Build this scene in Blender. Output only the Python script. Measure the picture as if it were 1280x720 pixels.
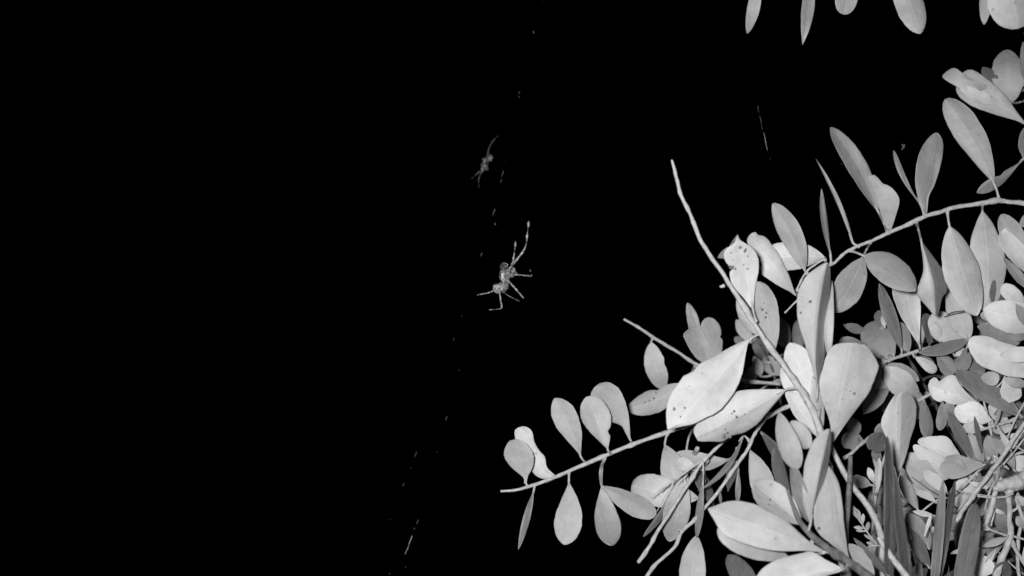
import bpy, bmesh, math, random
from mathutils import Vector, Matrix, noise

for o in list(bpy.data.objects):
    bpy.data.objects.remove(o, do_unlink=True)
SC = bpy.context.scene
COL = SC.collection

# ------------------------------------------------------------------ camera
CAM_H, TILT = 1.40, math.radians(19)
cam = bpy.data.cameras.new("camera")
cam.lens, cam.sensor_width = 35, 36
cam.clip_start, cam.clip_end = 0.01, 2000
cam.dof.use_dof = True
cam.dof.focus_distance = 0.475
cam.dof.aperture_fstop = 9
camo = bpy.data.objects.new("camera", cam)
camo.location = (0, 0, CAM_H)
camo.rotation_euler = (math.pi / 2 + TILT, 0, 0)
COL.objects.link(camo)
SC.camera = camo
SC.render.resolution_x, SC.render.resolution_y = 1280, 720

# ------------------------------------------------------------------ night sky
world = bpy.data.worlds.new("World")
SC.world = world
world.use_nodes = True
bgn = world.node_tree.nodes["Background"]
bgn.inputs[0].default_value = (0.5, 0.5, 0.5, 1)
bgn.inputs[1].default_value = 0.0002

# ------------------------------------------------------------------ the camera's flash: one small lamp beside the lens
fl = bpy.data.lights.new("camera_flash", 'POINT')
fl.energy = 9.3
fl.shadow_soft_size = 0.012
flo = bpy.data.objects.new("camera_flash", fl)
flo.location = (-0.026, -0.004, CAM_H + 0.017)
COL.objects.link(flo)

SC.view_settings.view_transform = 'Standard'
SC.view_settings.look = 'None'
SC.view_settings.gamma = 1.0
SC.view_settings.exposure = 0.0
SC.cycles.max_bounces = 5
SC.cycles.diffuse_bounces = 4

# ------------------------------------------------------------------ pixel -> world
F = 1280 * 35 / 36
Rm = camo.rotation_euler.to_matrix()
C0 = Vector(camo.location)
RIGHT, UP, BACK = Rm.col[0].copy(), Rm.col[1].copy(), Rm.col[2].copy()


def P(x, y, d):
    return C0 + RIGHT * ((x - 640) / F * d) - UP * ((y - 360) / F * d) - BACK * d


# ------------------------------------------------------------------ materials
def nodes_of(m):
    m.use_nodes = True
    nt = m.node_tree
    return nt, nt.nodes, nt.links, nt.nodes["Principled BSDF"]


def math_node(N, L, op, a, b=None, clamp=False):
    n = N.new("ShaderNodeMath")
    n.operation = op
    n.use_clamp = clamp
    for i, v in enumerate((a, b)):
        if v is None:
            continue
        if isinstance(v, (int, float)):
            n.inputs[i].default_value = v
        else:
            L.new(v, n.inputs[i])
    return n.outputs[0]


def leaf_material():
    m = bpy.data.materials.new("leaf")
    nt, N, L, B = nodes_of(m)
    oi = N.new("ShaderNodeObjectInfo")
    uv = N.new("ShaderNodeUVMap")
    sep = N.new("ShaderNodeSeparateXYZ")
    L.new(uv.outputs[0], sep.inputs[0])
    u, v = sep.outputs[0], sep.outputs[1]
    au = math_node(N, L, 'ABSOLUTE', math_node(N, L, 'SUBTRACT', u, 0.5))
    # midrib
    rib = N.new("ShaderNodeMapRange")
    rib.interpolation_type = 'SMOOTHSTEP'
    L.new(au, rib.inputs[0])
    rib.inputs[1].default_value, rib.inputs[2].default_value = 0.012, 0.055
    rib.inputs[3].default_value, rib.inputs[4].default_value = 1.0, 0.0
    # side veins run forward from the midrib
    vv = math_node(N, L, 'SUBTRACT', v, math_node(N, L, 'MULTIPLY', au, 0.75))
    tc = N.new("ShaderNodeTexCoord")
    off = N.new("ShaderNodeVectorMath")
    off.operation = 'ADD'
    L.new(tc.outputs["Object"], off.inputs[0])
    sc = N.new("ShaderNodeCombineXYZ")
    for i in range(3):
        L.new(math_node(N, L, 'MULTIPLY', oi.outputs["Random"], 3.1 + i * 1.7), sc.inputs[i])
    L.new(sc.outputs[0], off.inputs[1])

    def nz(scale, detail, rough=.55):
        n = N.new("ShaderNodeTexNoise")
        n.inputs["Scale"].default_value = scale
        n.inputs["Detail"].default_value = detail
        n.inputs["Roughness"].default_value = rough
        L.new(off.outputs[0], n.inputs["Vector"])
        return n.outputs[0]
    big, mid, fine = nz(70, 3), nz(320, 4, .6), nz(1500, 3, .6)
    wv = math_node(N, L, 'SINE', math_node(N, L, 'ADD', math_node(N, L, 'MULTIPLY', vv, 62.0),
                                           math_node(N, L, 'MULTIPLY', mid, 3.0)))
    vein = math_node(N, L, 'POWER', math_node(N, L, 'MAXIMUM', wv, 0.0), 8.0)
    # tone = 1 + mottling + veins
    f = math_node(N, L, 'ADD', 0.475, math_node(N, L, 'MULTIPLY', big, 0.62))
    f = math_node(N, L, 'ADD', f, math_node(N, L, 'MULTIPLY', mid, 0.34))
    f = math_node(N, L, 'ADD', f, math_node(N, L, 'MULTIPLY', fine, 0.10))
    f = math_node(N, L, 'ADD', f, math_node(N, L, 'MULTIPLY', rib.outputs[0], 0.06))
    f = math_node(N, L, 'SUBTRACT', f, math_node(N, L, 'MULTIPLY', vein, 0.014))
    # small dark pin marks, on some leaves more than on others
    vo = N.new("ShaderNodeTexVoronoi")
    vo.inputs["Scale"].default_value = 300
    L.new(off.outputs[0], vo.inputs["Vector"])
    sepc = N.new("ShaderNodeSeparateColor")
    L.new(vo.outputs["Color"], sepc.inputs[0])
    rare = math_node(N, L, 'GREATER_THAN', sepc.outputs[0], 0.90)
    sz = math_node(N, L, 'MULTIPLY', sepc.outputs[1], 0.22)
    dot = N.new("ShaderNodeMapRange")
    L.new(math_node(N, L, 'SUBTRACT', vo.outputs["Distance"], sz), dot.inputs[0])
    dot.inputs[1].default_value, dot.inputs[2].default_value = 0.0, 0.10
    dot.inputs[3].default_value, dot.inputs[4].default_value = 1.0, 0.0
    worn = math_node(N, L, 'GREATER_THAN', big, 0.50)
    mark = math_node(N, L, 'MULTIPLY', math_node(N, L, 'MULTIPLY', dot.outputs[0], rare), worn)
    f = math_node(N, L, 'MULTIPLY', f, math_node(N, L, 'SUBTRACT', 1.0, math_node(N, L, 'MULTIPLY', mark, 0.30)))
    mul = N.new("ShaderNodeVectorMath")
    mul.operation = 'SCALE'
    L.new(oi.outputs["Color"], mul.inputs[0])
    L.new(f, mul.inputs["Scale"])
    L.new(mul.outputs[0], B.inputs["Base Color"])
    L.new(math_node(N, L, 'ADD', 0.46, math_node(N, L, 'MULTIPLY', mid, 0.25)), B.inputs["Roughness"])
    B.inputs["Specular IOR Level"].default_value = 0.22
    h = math_node(N, L, 'ADD', math_node(N, L, 'MULTIPLY', mid, 0.25), math_node(N, L, 'MULTIPLY', rib.outputs[0], -0.13))
    h = math_node(N, L, 'ADD', h, math_node(N, L, 'MULTIPLY', vein, -0.03))
    h = math_node(N, L, 'ADD', h, math_node(N, L, 'MULTIPLY', big, 1.6))
    bp = N.new("ShaderNodeBump")
    bp.inputs["Strength"].default_value = 0.55
    bp.inputs["Distance"].default_value = 0.0009
    L.new(h, bp.inputs["Height"])
    L.new(bp.outputs[0], B.inputs["Normal"])
    return m


def bark_material(name, lo, hi, scale):
    m = bpy.data.materials.new(name)
    nt, N, L, B = nodes_of(m)
    tc = N.new("ShaderNodeTexCoord")
    n = N.new("ShaderNodeTexNoise")
    n.inputs["Scale"].default_value = scale
    n.inputs["Detail"].default_value = 5
    L.new(tc.outputs["Object"], n.inputs["Vector"])
    r = N.new("ShaderNodeValToRGB")
    r.color_ramp.elements[0].position, r.color_ramp.elements[1].position = 0.35, 0.68
    r.color_ramp.elements[0].color = (lo, lo, lo, 1)
    r.color_ramp.elements[1].color = (hi, hi, hi, 1)
    L.new(n.outputs[0], r.inputs[0])
    L.new(r.outputs[0], B.inputs["Base Color"])
    B.inputs["Roughness"].default_value = 0.7
    B.inputs["Specular IOR Level"].default_value = 0.2
    bp = N.new("ShaderNodeBump")
    bp.inputs["Strength"].default_value = 0.9
    bp.inputs["Distance"].default_value = 0.0008
    L.new(n.outputs[0], bp.inputs["Height"])
    L.new(bp.outputs[0], B.inputs["Normal"])
    return m


def spider_material():
    m = bpy.data.materials.new("spider_hair")
    nt, N, L, B = nodes_of(m)
    at = N.new("ShaderNodeAttribute")
    at.attribute_name = "band_glint"
    tc = N.new("ShaderNodeTexCoord")
    n = N.new("ShaderNodeTexNoise")
    n.inputs["Scale"].default_value = 900
    n.inputs["Detail"].default_value = 4
    L.new(tc.outputs["Object"], n.inputs["Vector"])
    f = math_node(N, L, 'ADD', 0.80, math_node(N, L, 'MULTIPLY', n.outputs[0], 0.4))
    f = math_node(N, L, 'MULTIPLY', f, at.outputs["Fac"])
    cmb = N.new("ShaderNodeCombineColor")
    for i in range(3):
        L.new(f, cmb.inputs[i])
    L.new(cmb.outputs[0], B.inputs["Base Color"])
    B.inputs["Roughness"].default_value = 0.32
    bp = N.new("ShaderNodeBump")
    bp.inputs["Strength"].default_value = 0.5
    bp.inputs["Distance"].default_value = 0.0004
    L.new(n.outputs[0], bp.inputs["Height"])
    L.new(bp.outputs[0], B.inputs["Normal"])
    return m


def soil_material():
    m = bark_material("soil", 0.03, 0.09, 9)
    return m


M_LEAF = leaf_material()
M_STEM = bark_material("pale_bark", 0.46, 0.66, 420)
M_STEMD = bark_material("brown_bark", 0.10, 0.22, 300)
M_STALK = bark_material("leaf_stalk", 0.46, 0.60, 300)
M_MARK = bark_material("leaf_blemish", 0.06, 0.42, 1700)
M_SPIDER = spider_material()
M_EYE = bark_material("spider_eye", 0.01, 0.02, 100)
M_EYE.node_tree.nodes["Principled BSDF"].inputs["Roughness"].default_value = 0.1
M_SILK = bark_material("silk", 0.5, 0.7, 100)
M_DUST = bark_material("dust", 0.10, 0.24, 1500)


# ------------------------------------------------------------------ object helpers
def link(name, me, mat, parent=None, loc=None):
    o = bpy.data.objects.new(name, me)
    if mat is not None and not me.materials:
        me.materials.append(mat)
    COL.objects.link(o)
    if loc is not None:
        o.location = loc
    if parent is not None:
        o.parent = parent
    return o


def tag(o, label, cat, group=None):
    o["label"], o["category"] = label, cat
    if group:
        o["group"] = group
    return o


def smooth(me):
    me.polygons.foreach_set("use_smooth", [True] * len(me.polygons))


def catmull(pts, n):
    """smooth a list of tuples"""
    if len(pts) < 3:
        return [tuple(a + (b - a) * i / n for a, b in zip(pts[0], pts[1])) for i in range(n + 1)]
    out = []
    q = [tuple(2 * a - b for a, b in zip(pts[0], pts[1]))] + list(pts) + [tuple(2 * a - b for a, b in zip(pts[-1], pts[-2]))]
    for k in range(1, len(q) - 2):
        p0, p1, p2, p3 = q[k - 1:k + 3]
        for i in range(n):
            t = i / n
            out.append(tuple(.5 * (2 * b + (c - a) * t + (2 * a - 5 * b + 4 * c - d) * t * t + (3 * b - a - 3 * c + d) * t ** 3)
                             for a, b, c, d in zip(p0, p1, p2, p3)))
    out.append(tuple(pts[-1]))
    return out


def tube_mesh(name, path, origin, sides=9, bump=0.0, seed=0, cap=True):
    """path: list of (Vector, radius) in world space"""
    vs, fs = [], []
    ref = BACK
    for i, (p, r) in enumerate(path):
        a = path[max(0, i - 1)][0]
        b = path[min(len(path) - 1, i + 1)][0]
        t = (b - a)
        if t.length < 1e-9:
            t = UP.copy()
        t.normalize()
        x = t.cross(ref)
        if x.length < 1e-3:
            x = t.cross(RIGHT)
        x.normalize()
        y = t.cross(x)
        for k in range(sides):
            an = 2 * math.pi * k / sides
            rr = r
            if bump:
                rr *= 1 + bump * noise.noise(Vector((i * .45 + seed, math.cos(an) * .8, math.sin(an) * .8)))
            vs.append(p + (x * math.cos(an) + y * math.sin(an)) * rr - origin)
    n = len(path)
    for i in range(n - 1):
        for k in range(sides):
            k2 = (k + 1) % sides
            fs.append((i * sides + k, i * sides + k2, (i + 1) * sides + k2, (i + 1) * sides + k))
    if cap:
        for i, flip in ((0, True), (n - 1, False)):
            c = len(vs)
            t = path[i][0] - path[1 if i == 0 else n - 2][0]
            t = t.normalized() if t.length > 1e-9 else UP
            vs.append(path[i][0] + t * path[i][1] * .6 - origin)
            for k in range(sides):
                k2 = (k + 1) % sides
                a, b = i * sides + k, i * sides + k2
                fs.append((b, a, c) if flip else (a, b, c))
    me = bpy.data.meshes.new(name)
    me.from_pydata(vs, [], fs)
    smooth(me)
    return me


def px_path(pts, sub=6):
    """pts: (x, y, radius_px, depth_m)"""
    out = []
    for x, y, r, d in catmull(pts, sub):
        out.append((P(x, y, d), max(r, .15) * d / F))
    return out


RNG = random.Random(7)


class Branch:
    """an Empty at the base of a branch, parent of its stems and leaves"""

    def __init__(self, name, label, cat, stems, d, group="leafy branches of the shrub", mat=None, base=None, stem_name="stem"):
        self.d = d
        self.worn = name == 'leafy_branch' and d > .5
        self.stem_px = []
        b = base or stems[0][0]
        self.loc = P(b[0], b[1], d)
        self.o = bpy.data.objects.new(name, None)
        self.o.empty_display_size = .01
        self.o.location = self.loc
        COL.objects.link(self.o)
        tag(self.o, label, cat, group)
        for s in stems:
            self.stem(s, mat, name=stem_name)

    def stem(self, pts, mat=None, name="stem", bump=.20, sub=9):
        q = [(p[0], p[1], p[2] * .80, self.d + (p[3] if len(p) > 3 else 0) / 100) for p in pts]
        org = P(q[0][0], q[0][1], q[0][3])
        path = px_path(q, sub)
        sd, tot = RNG.random() * 50, 0.0
        for i, (v, r) in enumerate(path):
            tot += (v - path[i - 1][0]).length if i else 0
            kn = max(0, noise.noise(Vector((tot * 190, sd, 2.2)))) ** 1.6
            path[i] = (v + RIGHT * r * .35 * noise.noise(Vector((tot * 160, sd, 7))), r * (.92 + 1.25 * kn + .10 * noise.noise(Vector((tot * 600, sd, 1)))))
        me = tube_mesh(name, path, org, 10, bump, sd)
        link(name, me, mat or M_STEM, self.o, org - self.loc)
        for s in catmull(q, 5):
            self.stem_px.append((s[0], s[1], s[3]))

    def leaf(self, *a, **k):
        return make_leaf(self, *a, **k)


PROF = dict(el=(.85, .70), ob=(1.25, .52), la=(.95, .95), rd=(.72, .46), sp=(1.75, .48), bl=(.85, .36), ov=(.55, .8))
SROW = [-1, -.95, -.84, -.66, -.42, -.18, 0, .18, .42, .66, .84, .95, 1]
LEAF_LOG = []


def srgb(g):
    return ((g + .055) / 1.055) ** 2.4 if g > .04 else g / 12.92


def closed(pts):
    n = len(pts)
    out = []
    for k in range(n):
        p0, p1, p2, p3 = pts[k - 1], pts[k], pts[(k + 1) % n], pts[(k + 2) % n]
        for i in range(4):
            t = i / 4
            out.append(tuple(.5 * (2 * b + (c - a) * t + (2 * a - 5 * b + 4 * c - d) * t * t + (3 * b - a - 3 * c + d) * t ** 3)
                             for a, b, c, d in zip(p0, p1, p2, p3)))
    return out


def span(poly, cx, cy, nx, ny):
    """where the line through (cx, cy) along (nx, ny) leaves the outline on either side"""
    ss = []
    m = len(poly)
    for i in range(m):
        (x0, y0), (x1, y1) = poly[i], poly[(i + 1) % m]
        a = (x0 - cx) * -ny + (y0 - cy) * nx
        c = (x1 - cx) * -ny + (y1 - cy) * nx
        if (a < 0) != (c < 0):
            q = a / (a - c)
            ss.append((x0 + (x1 - x0) * q - cx) * nx + (y0 + (y1 - y0) * q - cy) * ny)
    if len(ss) < 2:
        return -.4, .4
    return min(ss), max(ss)


def make_leaf(T, bx, by, tx, ty, w, g, dz=0.0, p='el', bend=0.0, sk=None, wl=1.0, wr=1.0, fl=None, fr=None,
              bites=(), spots=(), rs=None, curl=None, rho=None, name="leaf", stalk=True, nv=20, tiltf=None, rollf=None, cup=None, outline=None):
    """leaf from pixel (bx,by) to tip (tx,ty), w pixels across as seen, g its grey in the photograph, dz cm behind its stem.
    How far it is turned away from the lamp follows from its grey."""
    a, b = PROF[p] if isinstance(p, str) else p
    d0 = T.d + dz / 100
    ln = math.hypot(tx - bx, ty - by)
    ux, uy = (tx - bx) / ln, (ty - by) / ln
    nx, ny = -uy, ux
    if outline:
        pr = [(x - bx) * ux + (y - by) * uy for x, y in outline]
        p0, p1 = min(pr), max(pr)
        bx, by, tx, ty = bx + ux * p0, by + uy * p0, bx + ux * p1, by + uy * p1
        ln = p1 - p0
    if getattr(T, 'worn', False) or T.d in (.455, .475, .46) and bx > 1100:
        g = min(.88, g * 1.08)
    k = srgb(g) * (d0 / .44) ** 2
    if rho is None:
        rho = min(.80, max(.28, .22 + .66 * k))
    ct = min(.985, max(.36, k / rho))
    ang = math.acos(ct)
    sg = rs if rs is not None else RNG.choice((-1, 1))
    ratio = w / ln
    if ratio < .36:
        roll, tilt = ang * sg, RNG.uniform(-.15, .15)
    elif ratio > .7:
        roll, tilt = RNG.uniform(-.1, .1), ang * sg
    else:
        roll, tilt = ang * .8 * sg, ang * .55 * RNG.choice((-1, 1))
    roll = max(-1.15, min(1.15, roll))
    tilt = max(-1.0, min(1.0, tilt))
    if rollf is not None:
        roll = rollf
    if cup is None:
        cup = RNG.uniform(-.24, .24)
    if tiltf is not None:
        tilt = tiltf
    fdef = RNG.uniform(.04, .20) * RNG.choice((-1, 1, 1))
    fl = fdef if fl is None else fl
    fr = fdef if fr is None else fr
    curl = RNG.uniform(-.14, .26) if curl is None else curl
    pm = d0 / F
    if getattr(T, 'worn', False) and outline is None and not bites and w > 13 and RNG.random() < .38:
        bites = [(RNG.uniform(.35, .9), RNG.uniform(.03, .10), RNG.choice((-1, 1)), RNG.uniform(.08, .30)) for _ in range(RNG.choice((1, 1, 2)))]
    if outline is None:
        a, b = a * RNG.uniform(.85, 1.2), b * RNG.uniform(.85, 1.3)
        if not bend and w > 12:
            bend = RNG.uniform(-.05, .05) * ln
    pk = a / (a + b)
    pkv = pk ** a * (1 - pk) ** b
    poly = closed(outline) if outline else None
    if poly:
        nv = max(nv, 28)
    sd = RNG.random() * 100
    org = P(bx, by, d0 - tilt * 0)
    vs, uvs, grid = [], [], {}
    rows = [0, .02, .05] + [(i + 1) / (nv + 1) * .93 + .05 for i in range(nv)] + [.985, 1]
    if outline:
        m_ = 36
        rows = [(1 - math.cos(math.pi * i / m_)) / 2 for i in range(m_ + 1)]
    th = .00030 / max(.45, math.cos(roll))
    nS = len(SROW)
    for lay in range(2):
        for i, t in enumerate(rows):
            h = (max(t, .0) ** a * max(1 - t, 0) ** b) / pkv * w / 2
            h = max(h, .9 * (1 - t) + .25)
            bo = bend * 4 * t * (1 - t)
            db = bend * 4 * (1 - 2 * t) / ln
            cx, cy = bx + ux * ln * t + nx * bo, by + uy * ln * t + ny * bo
            px_, py_ = nx - ux * db, ny - uy * db
            q = math.hypot(px_, py_)
            px_, py_ = px_ / q, py_ / q
            mid, hp, hn = 0.0, h * wr, h * wl
            if poly:
                lo, hi = span(poly, bx + ux * ln * min(max(t, .003), .997), by + uy * ln * min(max(t, .003), .997), nx, ny)
                cx, cy, px_, py_ = bx + ux * ln * t, by + uy * ln * t, nx, ny
                wd = hi - lo
                mid = min(max(bo, lo + .3 * wd), hi - .3 * wd)
                hp, hn = hi - mid, mid - lo
                h = wd / 2
            for j, s in enumerate(SROW):
                hs = hp if s > 0 else hn
                for (t0, dt, side, dep) in bites:
                    if side * s > 0:
                        hs *= 1 - dep * math.exp(-((t - t0) / dt) ** 2)
                hs *= 1 + (.02 if poly else .06) * noise.noise(Vector((t * 7, (1 if s > 0 else -1) * 3.3, sd))) + .028 * noise.noise(Vector((t * 23, (1 if s > 0 else -1) * 5.1, sd)))
                off = s * hs
                sh = mid
                fo = fr if s > 0 else fl
                dd = tilt_t(tilt) * (t - .35) * ln + off * math.tan(roll) + abs(off) * math.tan(fo) \
                    + curl * ln * (2 * (t - .45)) ** 2 + cup * (1 - s * s) * h
                e = max(0, abs(s) - .78) / .22
                dd += hs * .03 * e * e
                dd += ln * .040 * noise.noise(Vector((t * 2.6, s * .9, sd + 9))) * (abs(s) + .15)
                x, y = cx + px_ * (off + sh), cy + py_ * (off + sh)
                d = d0 + dd * pm + lay * th * (1 - .6 * e)
                vs.append(P(x, y, d) - org)
                uvs.append((.5 + .5 * s, t))
                if lay == 0:
                    grid[(i, j)] = (x, y, d)
    nR = len(rows)
    fs = []
    for lay in range(2):
        o = lay * nR * nS
        for i in range(nR - 1):
            for j in range(nS - 1):
                q = (o + i * nS + j, o + i * nS + j + 1, o + (i + 1) * nS + j + 1, o + (i + 1) * nS + j)
                fs.append(q if lay == 0 else q[::-1])
    o = nR * nS
    loop = [i * nS for i in range(nR)] + [(nR - 1) * nS + j for j in range(1, nS)] + \
           [i * nS + nS - 1 for i in range(nR - 2, -1, -1)] + [j for j in range(nS - 2, 0, -1)]
    for q in range(len(loop)):
        r = loop[(q + 1) % len(loop)]
        fs.append((loop[q], r, r + o, loop[q] + o))
    me = bpy.data.meshes.new(name)
    me.from_pydata([tuple(v) for v in vs], [], fs)
    uvl = me.uv_layers.new(name="UVMap")
    for lp in me.loops:
        uvl.data[lp.index].uv = uvs[lp.vertex_index]
    smooth(me)
    ob = link(name, me, M_LEAF, T.o)
    ob.location = org - T.loc
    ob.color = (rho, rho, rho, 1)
    # stalk: from the blade's base back to the stem
    db_ = grid[(0, nS // 2)][2]
    if stalk:
        if sk is None and T.stem_px:
            n = min(T.stem_px, key=lambda s: (s[0] - bx) ** 2 + (s[1] - by) ** 2)
            sk = (n[0], n[1])
            sdp = n[2]
        elif sk is not None and T.stem_px:
            n = min(T.stem_px, key=lambda s: (s[0] - sk[0]) ** 2 + (s[1] - sk[1]) ** 2)
            sdp = n[2]
        else:
            sk, sdp = (bx - ux * 12, by - uy * 12), db_
        dist = math.hypot(sk[0] - bx, sk[1] - by)
        deeper = .0 if dist < 22 else .012
        pts = [(bx + ux * ln * .10, by + uy * ln * .10, .5, grid[(3, nS // 2)][2] + .0003),
               (bx, by, 1.5, db_ + .0003),
               (bx * .55 + sk[0] * .45 - ux * dist * .12, by * .55 + sk[1] * .45 - uy * dist * .12, 1.45, (db_ + sdp) / 2 + deeper),
               (sk[0], sk[1], 2.7, sdp)]
        sm = tube_mesh("leaf_stalk", [(q, r) for q, r in px_path(pts, 4)], org, 7)
        link("leaf_stalk", sm, M_STALK, ob)
    if spots:
        bm = bmesh.new()
        for (sx, sy, sr) in spots:
            n = min(grid.values(), key=lambda q: (q[0] - sx) ** 2 + (q[1] - sy) ** 2)
            c = P(sx, sy, n[2] - .0006) - org
            ring = []
            rr = sr * pm
            for q in range(9):
                an = q * 2 * math.pi / 9
                r2 = rr * (1 + .8 * noise.noise(Vector((sx + math.cos(an), sy + math.sin(an), q * .4))))
                ring.append(bm.verts.new(c + RIGHT * math.cos(an) * r2 + UP * math.sin(an) * r2 + BACK * -.0003))
            top = bm.verts.new(c)
            for q in range(9):
                bm.faces.new((ring[q], ring[(q + 1) % 9], top))
        bmm = bpy.data.meshes.new("leaf_blemish")
        bm.to_mesh(bmm)
        bm.free()
        link("leaf_blemish", bmm, M_MARK, ob)
    return ob


def tilt_t(a):
    return math.tan(a)


def tuft(name, label, cat, d, base, group=None):
    class T_:
        pass
    T = T_()
    T.d, T.stem_px, T.loc = d, [], P(base[0], base[1], d)
    T.o = bpy.data.objects.new(name, None)
    T.o.empty_display_size = .01
    T.o.location = T.loc
    COL.objects.link(T.o)
    tag(T.o, label, cat, group)
    return T


def blade(T, *a, **k):
    k.setdefault("stalk", False)
    k.setdefault("name", "blade")
    k.setdefault("bend", .6)
    k.setdefault("cup", .1)
    k.setdefault("curl", .05)
    return make_leaf(T, *a, **k)


# ------------------------------------------------------------------ the ground, far below the frame
gm = bpy.data.meshes.new("ground")
gm.from_pydata([(-900, -900, 0), (900, -900, 0), (900, 900, 0), (-900, 900, 0)], [], [(0, 1, 2, 3)])
g_ = link("ground", gm, soil_material())
g_["kind"] = "structure"

# ------------------------------------------------------------------ arching branch at the lower left
A = Branch("leafy_branch", "long arching branch with paired oval leaves, ending free at the lower left", "branch",
           [[(626, 614, 2.0), (645, 612.5, 2.4), (665, 607, 2.8), (690, 598, 3.0), (725, 583, 3.2), (762, 567, 3.3), (800, 552, 3.3),
             (835, 540, 3.3), (870, 529, 3.4), (912, 533, 3.4), (953, 524, 3.4), (985, 508, 3.6), (1030, 498, 4)]], .475, base=(1030, 498))
A.leaf(693, 596, 652, 534, 27, .80, 1.0, 'rd', sk=(682, 601),
       outline=[(643,541),(647,535),(656,533),(665,539),(668,552),(674,563),(681,571),(684,584.5),(695,596),(681,599),(668.6,593.5),(655,575),(647,560)])
A.leaf(657, 602, 645, 549, 38, .67, 0, (.9, .55), sk=(660, 608),
       outline=[(655,604),(654,597),(640,585),(631,573),(630.5,562),(637,551),(647,548.5),(659,556),(667,570),(666,584),(660,595),(658,604)])
A.leaf(726, 571, 693, 498, 31, .66, 0, 'ob', bend=3, sk=(733, 580))
A.leaf(789, 552, 743, 484, 40, .60, .9, 'ob', bend=5, bites=[(.25, .12, -1, .6)], sk=(790, 556))
A.leaf(760, 563, 733, 496, 36, .68, 0, 'ob', bend=2, bites=[(.30, .05, 1, .4)], sk=(764, 567))
A.leaf(711, 602, 705, 681, 35, .72, 0, 'ob', sk=(711, 590))
A.leaf(667, 614, 648, 687, 9, .48, .3, 'el', sk=(668, 607))
A.leaf(752, 606, 766, 682, 32, .64, .3, (1., .6), sk=(755, 571))
A.leaf(752, 607, 820, 644, 27, .60, -.3, (.8, .55), sk=(756, 572), rs=-1)
A.leaf(831, 556, 848, 625, 33, .70, .6, 'el', sk=(835, 541))
A.leaf(874, 623, 789, 607, 40, .78, .3, (.8, .45), sk=(880, 600), rs=1)
A.leaf(854, 592, 836, 677, 33, .70, -.4, (.9, .65), sk=(872, 560))
A.leaf(858, 594, 804, 671, 9, .42, -.1, 'el', bend=-3, sk=(872, 560))
A.leaf(912, 574, 842, 569, 25, .62, .2, (.9, .42), bend=-6, sk=(922, 560), cup=.5)
A.leaf(868, 583, 846, 577, 17, .78, .1, 'rd', stalk=False, sk=None)
A.leaf(858, 566, 892, 632, 17, .36, 1.2, 'el', sk=(870, 530))

T2 = Branch("dry_twig", "thin pale dry twig with fine forked tips crossing the lower-left leaves", "twig",
            [[(945, 527, 1.8), (918, 543, 1.9), (904, 553, 2.0), (879, 577, 2.6), (860, 605, 2.8), (843, 632, 2.8), (824, 661, 2.9), (812, 683, 3.0), (798, 703, 3.4)],
             [(904, 553, 1.8), (879, 574, 1.5), (857, 590, 1.5), (843, 601, 1.3), (829, 610, 1.1), (814, 622, .7)],
             [(843, 601, 1.1, -.1), (834, 617, 1.0, -.2), (821, 639, .7, -.3)], [(852, 594, .9), (838, 602, .8), (826, 615, .4)],
             [(879, 576, 1.0, -.1), (879, 600, .9, -.2), (879, 634, .6, -.2)]],
            .462, "bare twigs of the shrub", base=(945, 527))

T3 = Branch("leafy_branch", "slender drooping twig running down to the bottom edge with narrow hanging leaves", "branch",
            [[(962, 515, 2.8), (949, 534, 2.8), (942, 545, 2.8), (935, 561, 2.8), (921, 581, 3), (899, 613, 2.9), (879, 637, 2.8), (866, 652, 2.8),
              (852, 665, 3.0), (843, 684, 2.8), (820, 705, 3), (806, 724, 3)], [(852, 665, 1.8), (849, 662, 1.5), (847, 663, 1.2)]], .468, base=(962, 515))
T3.leaf(929, 545, 872, 614, 7, .40, -.3, 'la', bend=-9, sk=(937, 552))
T3.leaf(879, 600, 871, 672, 10, .42, -.2, 'el', sk=(884, 575))
T3.leaf(871, 669, 866, 752, 34, .68, -.6, (.8, .6), sk=(871, 655))
T3.leaf(921, 577, 910, 615, 14, .36, .3, (.5, .9), sk=(922, 580))
T3.leaf(923, 588, 922, 630, 7, .48, .2, 'el', sk=(921, 581))
T3.leaf(900, 614, 901, 630, 4, .5, .2, 'el', sk=(900, 612))
T3.leaf(937, 562, 958, 625, 30, .66, .2, (.9, .5), sk=(937, 556))
T3.leaf(948, 536, 1000, 616, 16, .34, 1.4, 'la', sk=(946, 532))

# ------------------------------------------------------------------ the long bare twig and the big pale leaves on it
B = Branch("leafy_branch", "long twig with bare slanting tip and the largest pale leaves in the middle", "branch",
           [[(840, 200, 1.7), (846, 224, 2.9), (852, 246, 3.0), (864, 271, 3.0), (877, 303, 3.6), (897, 333, 3.7), (924, 374, 3.9), (951, 418, 4.3), (984, 463, 4.8), (1012, 506, 5.3), (1026, 542, 5.6), (1036, 590, 6, .6), (1046, 660, 7, 1.2), (1060, 740, 8, 1.6)],
            [(905, 357, 2.6), (902, 358, 2.2), (900, 358, 1.6)]],
           .428, base=(1060, 740))
B.leaf(935, 427, 843, 534, 77, .83, -.3, (.78, .36), wl=.95, wr=1.05, sk=(950, 417), fl=.12, fr=.12, rs=1,
       spots=[(843, 511, 2.2), (856, 510, 1.5), (851, 521, 1.2), (878, 467, .9), (858, 486, .7), (862, 483, .7)], curl=.04,
       outline=[(936,423.3),(902.7,439.3),(890,446.7),(876,453.3),(870.7,458.7),(865,466),(860,466.7),(854,470),(846.7,480),(838.7,492),(834,505.3),(832.7,521.3),(834,534.7),(836,537.3),(850.7,533.3),(866.7,530),(881,523),(900,513),(912,498.7),(920,486.7),(926.7,470.7),(930,455),(934,432)])
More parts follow.
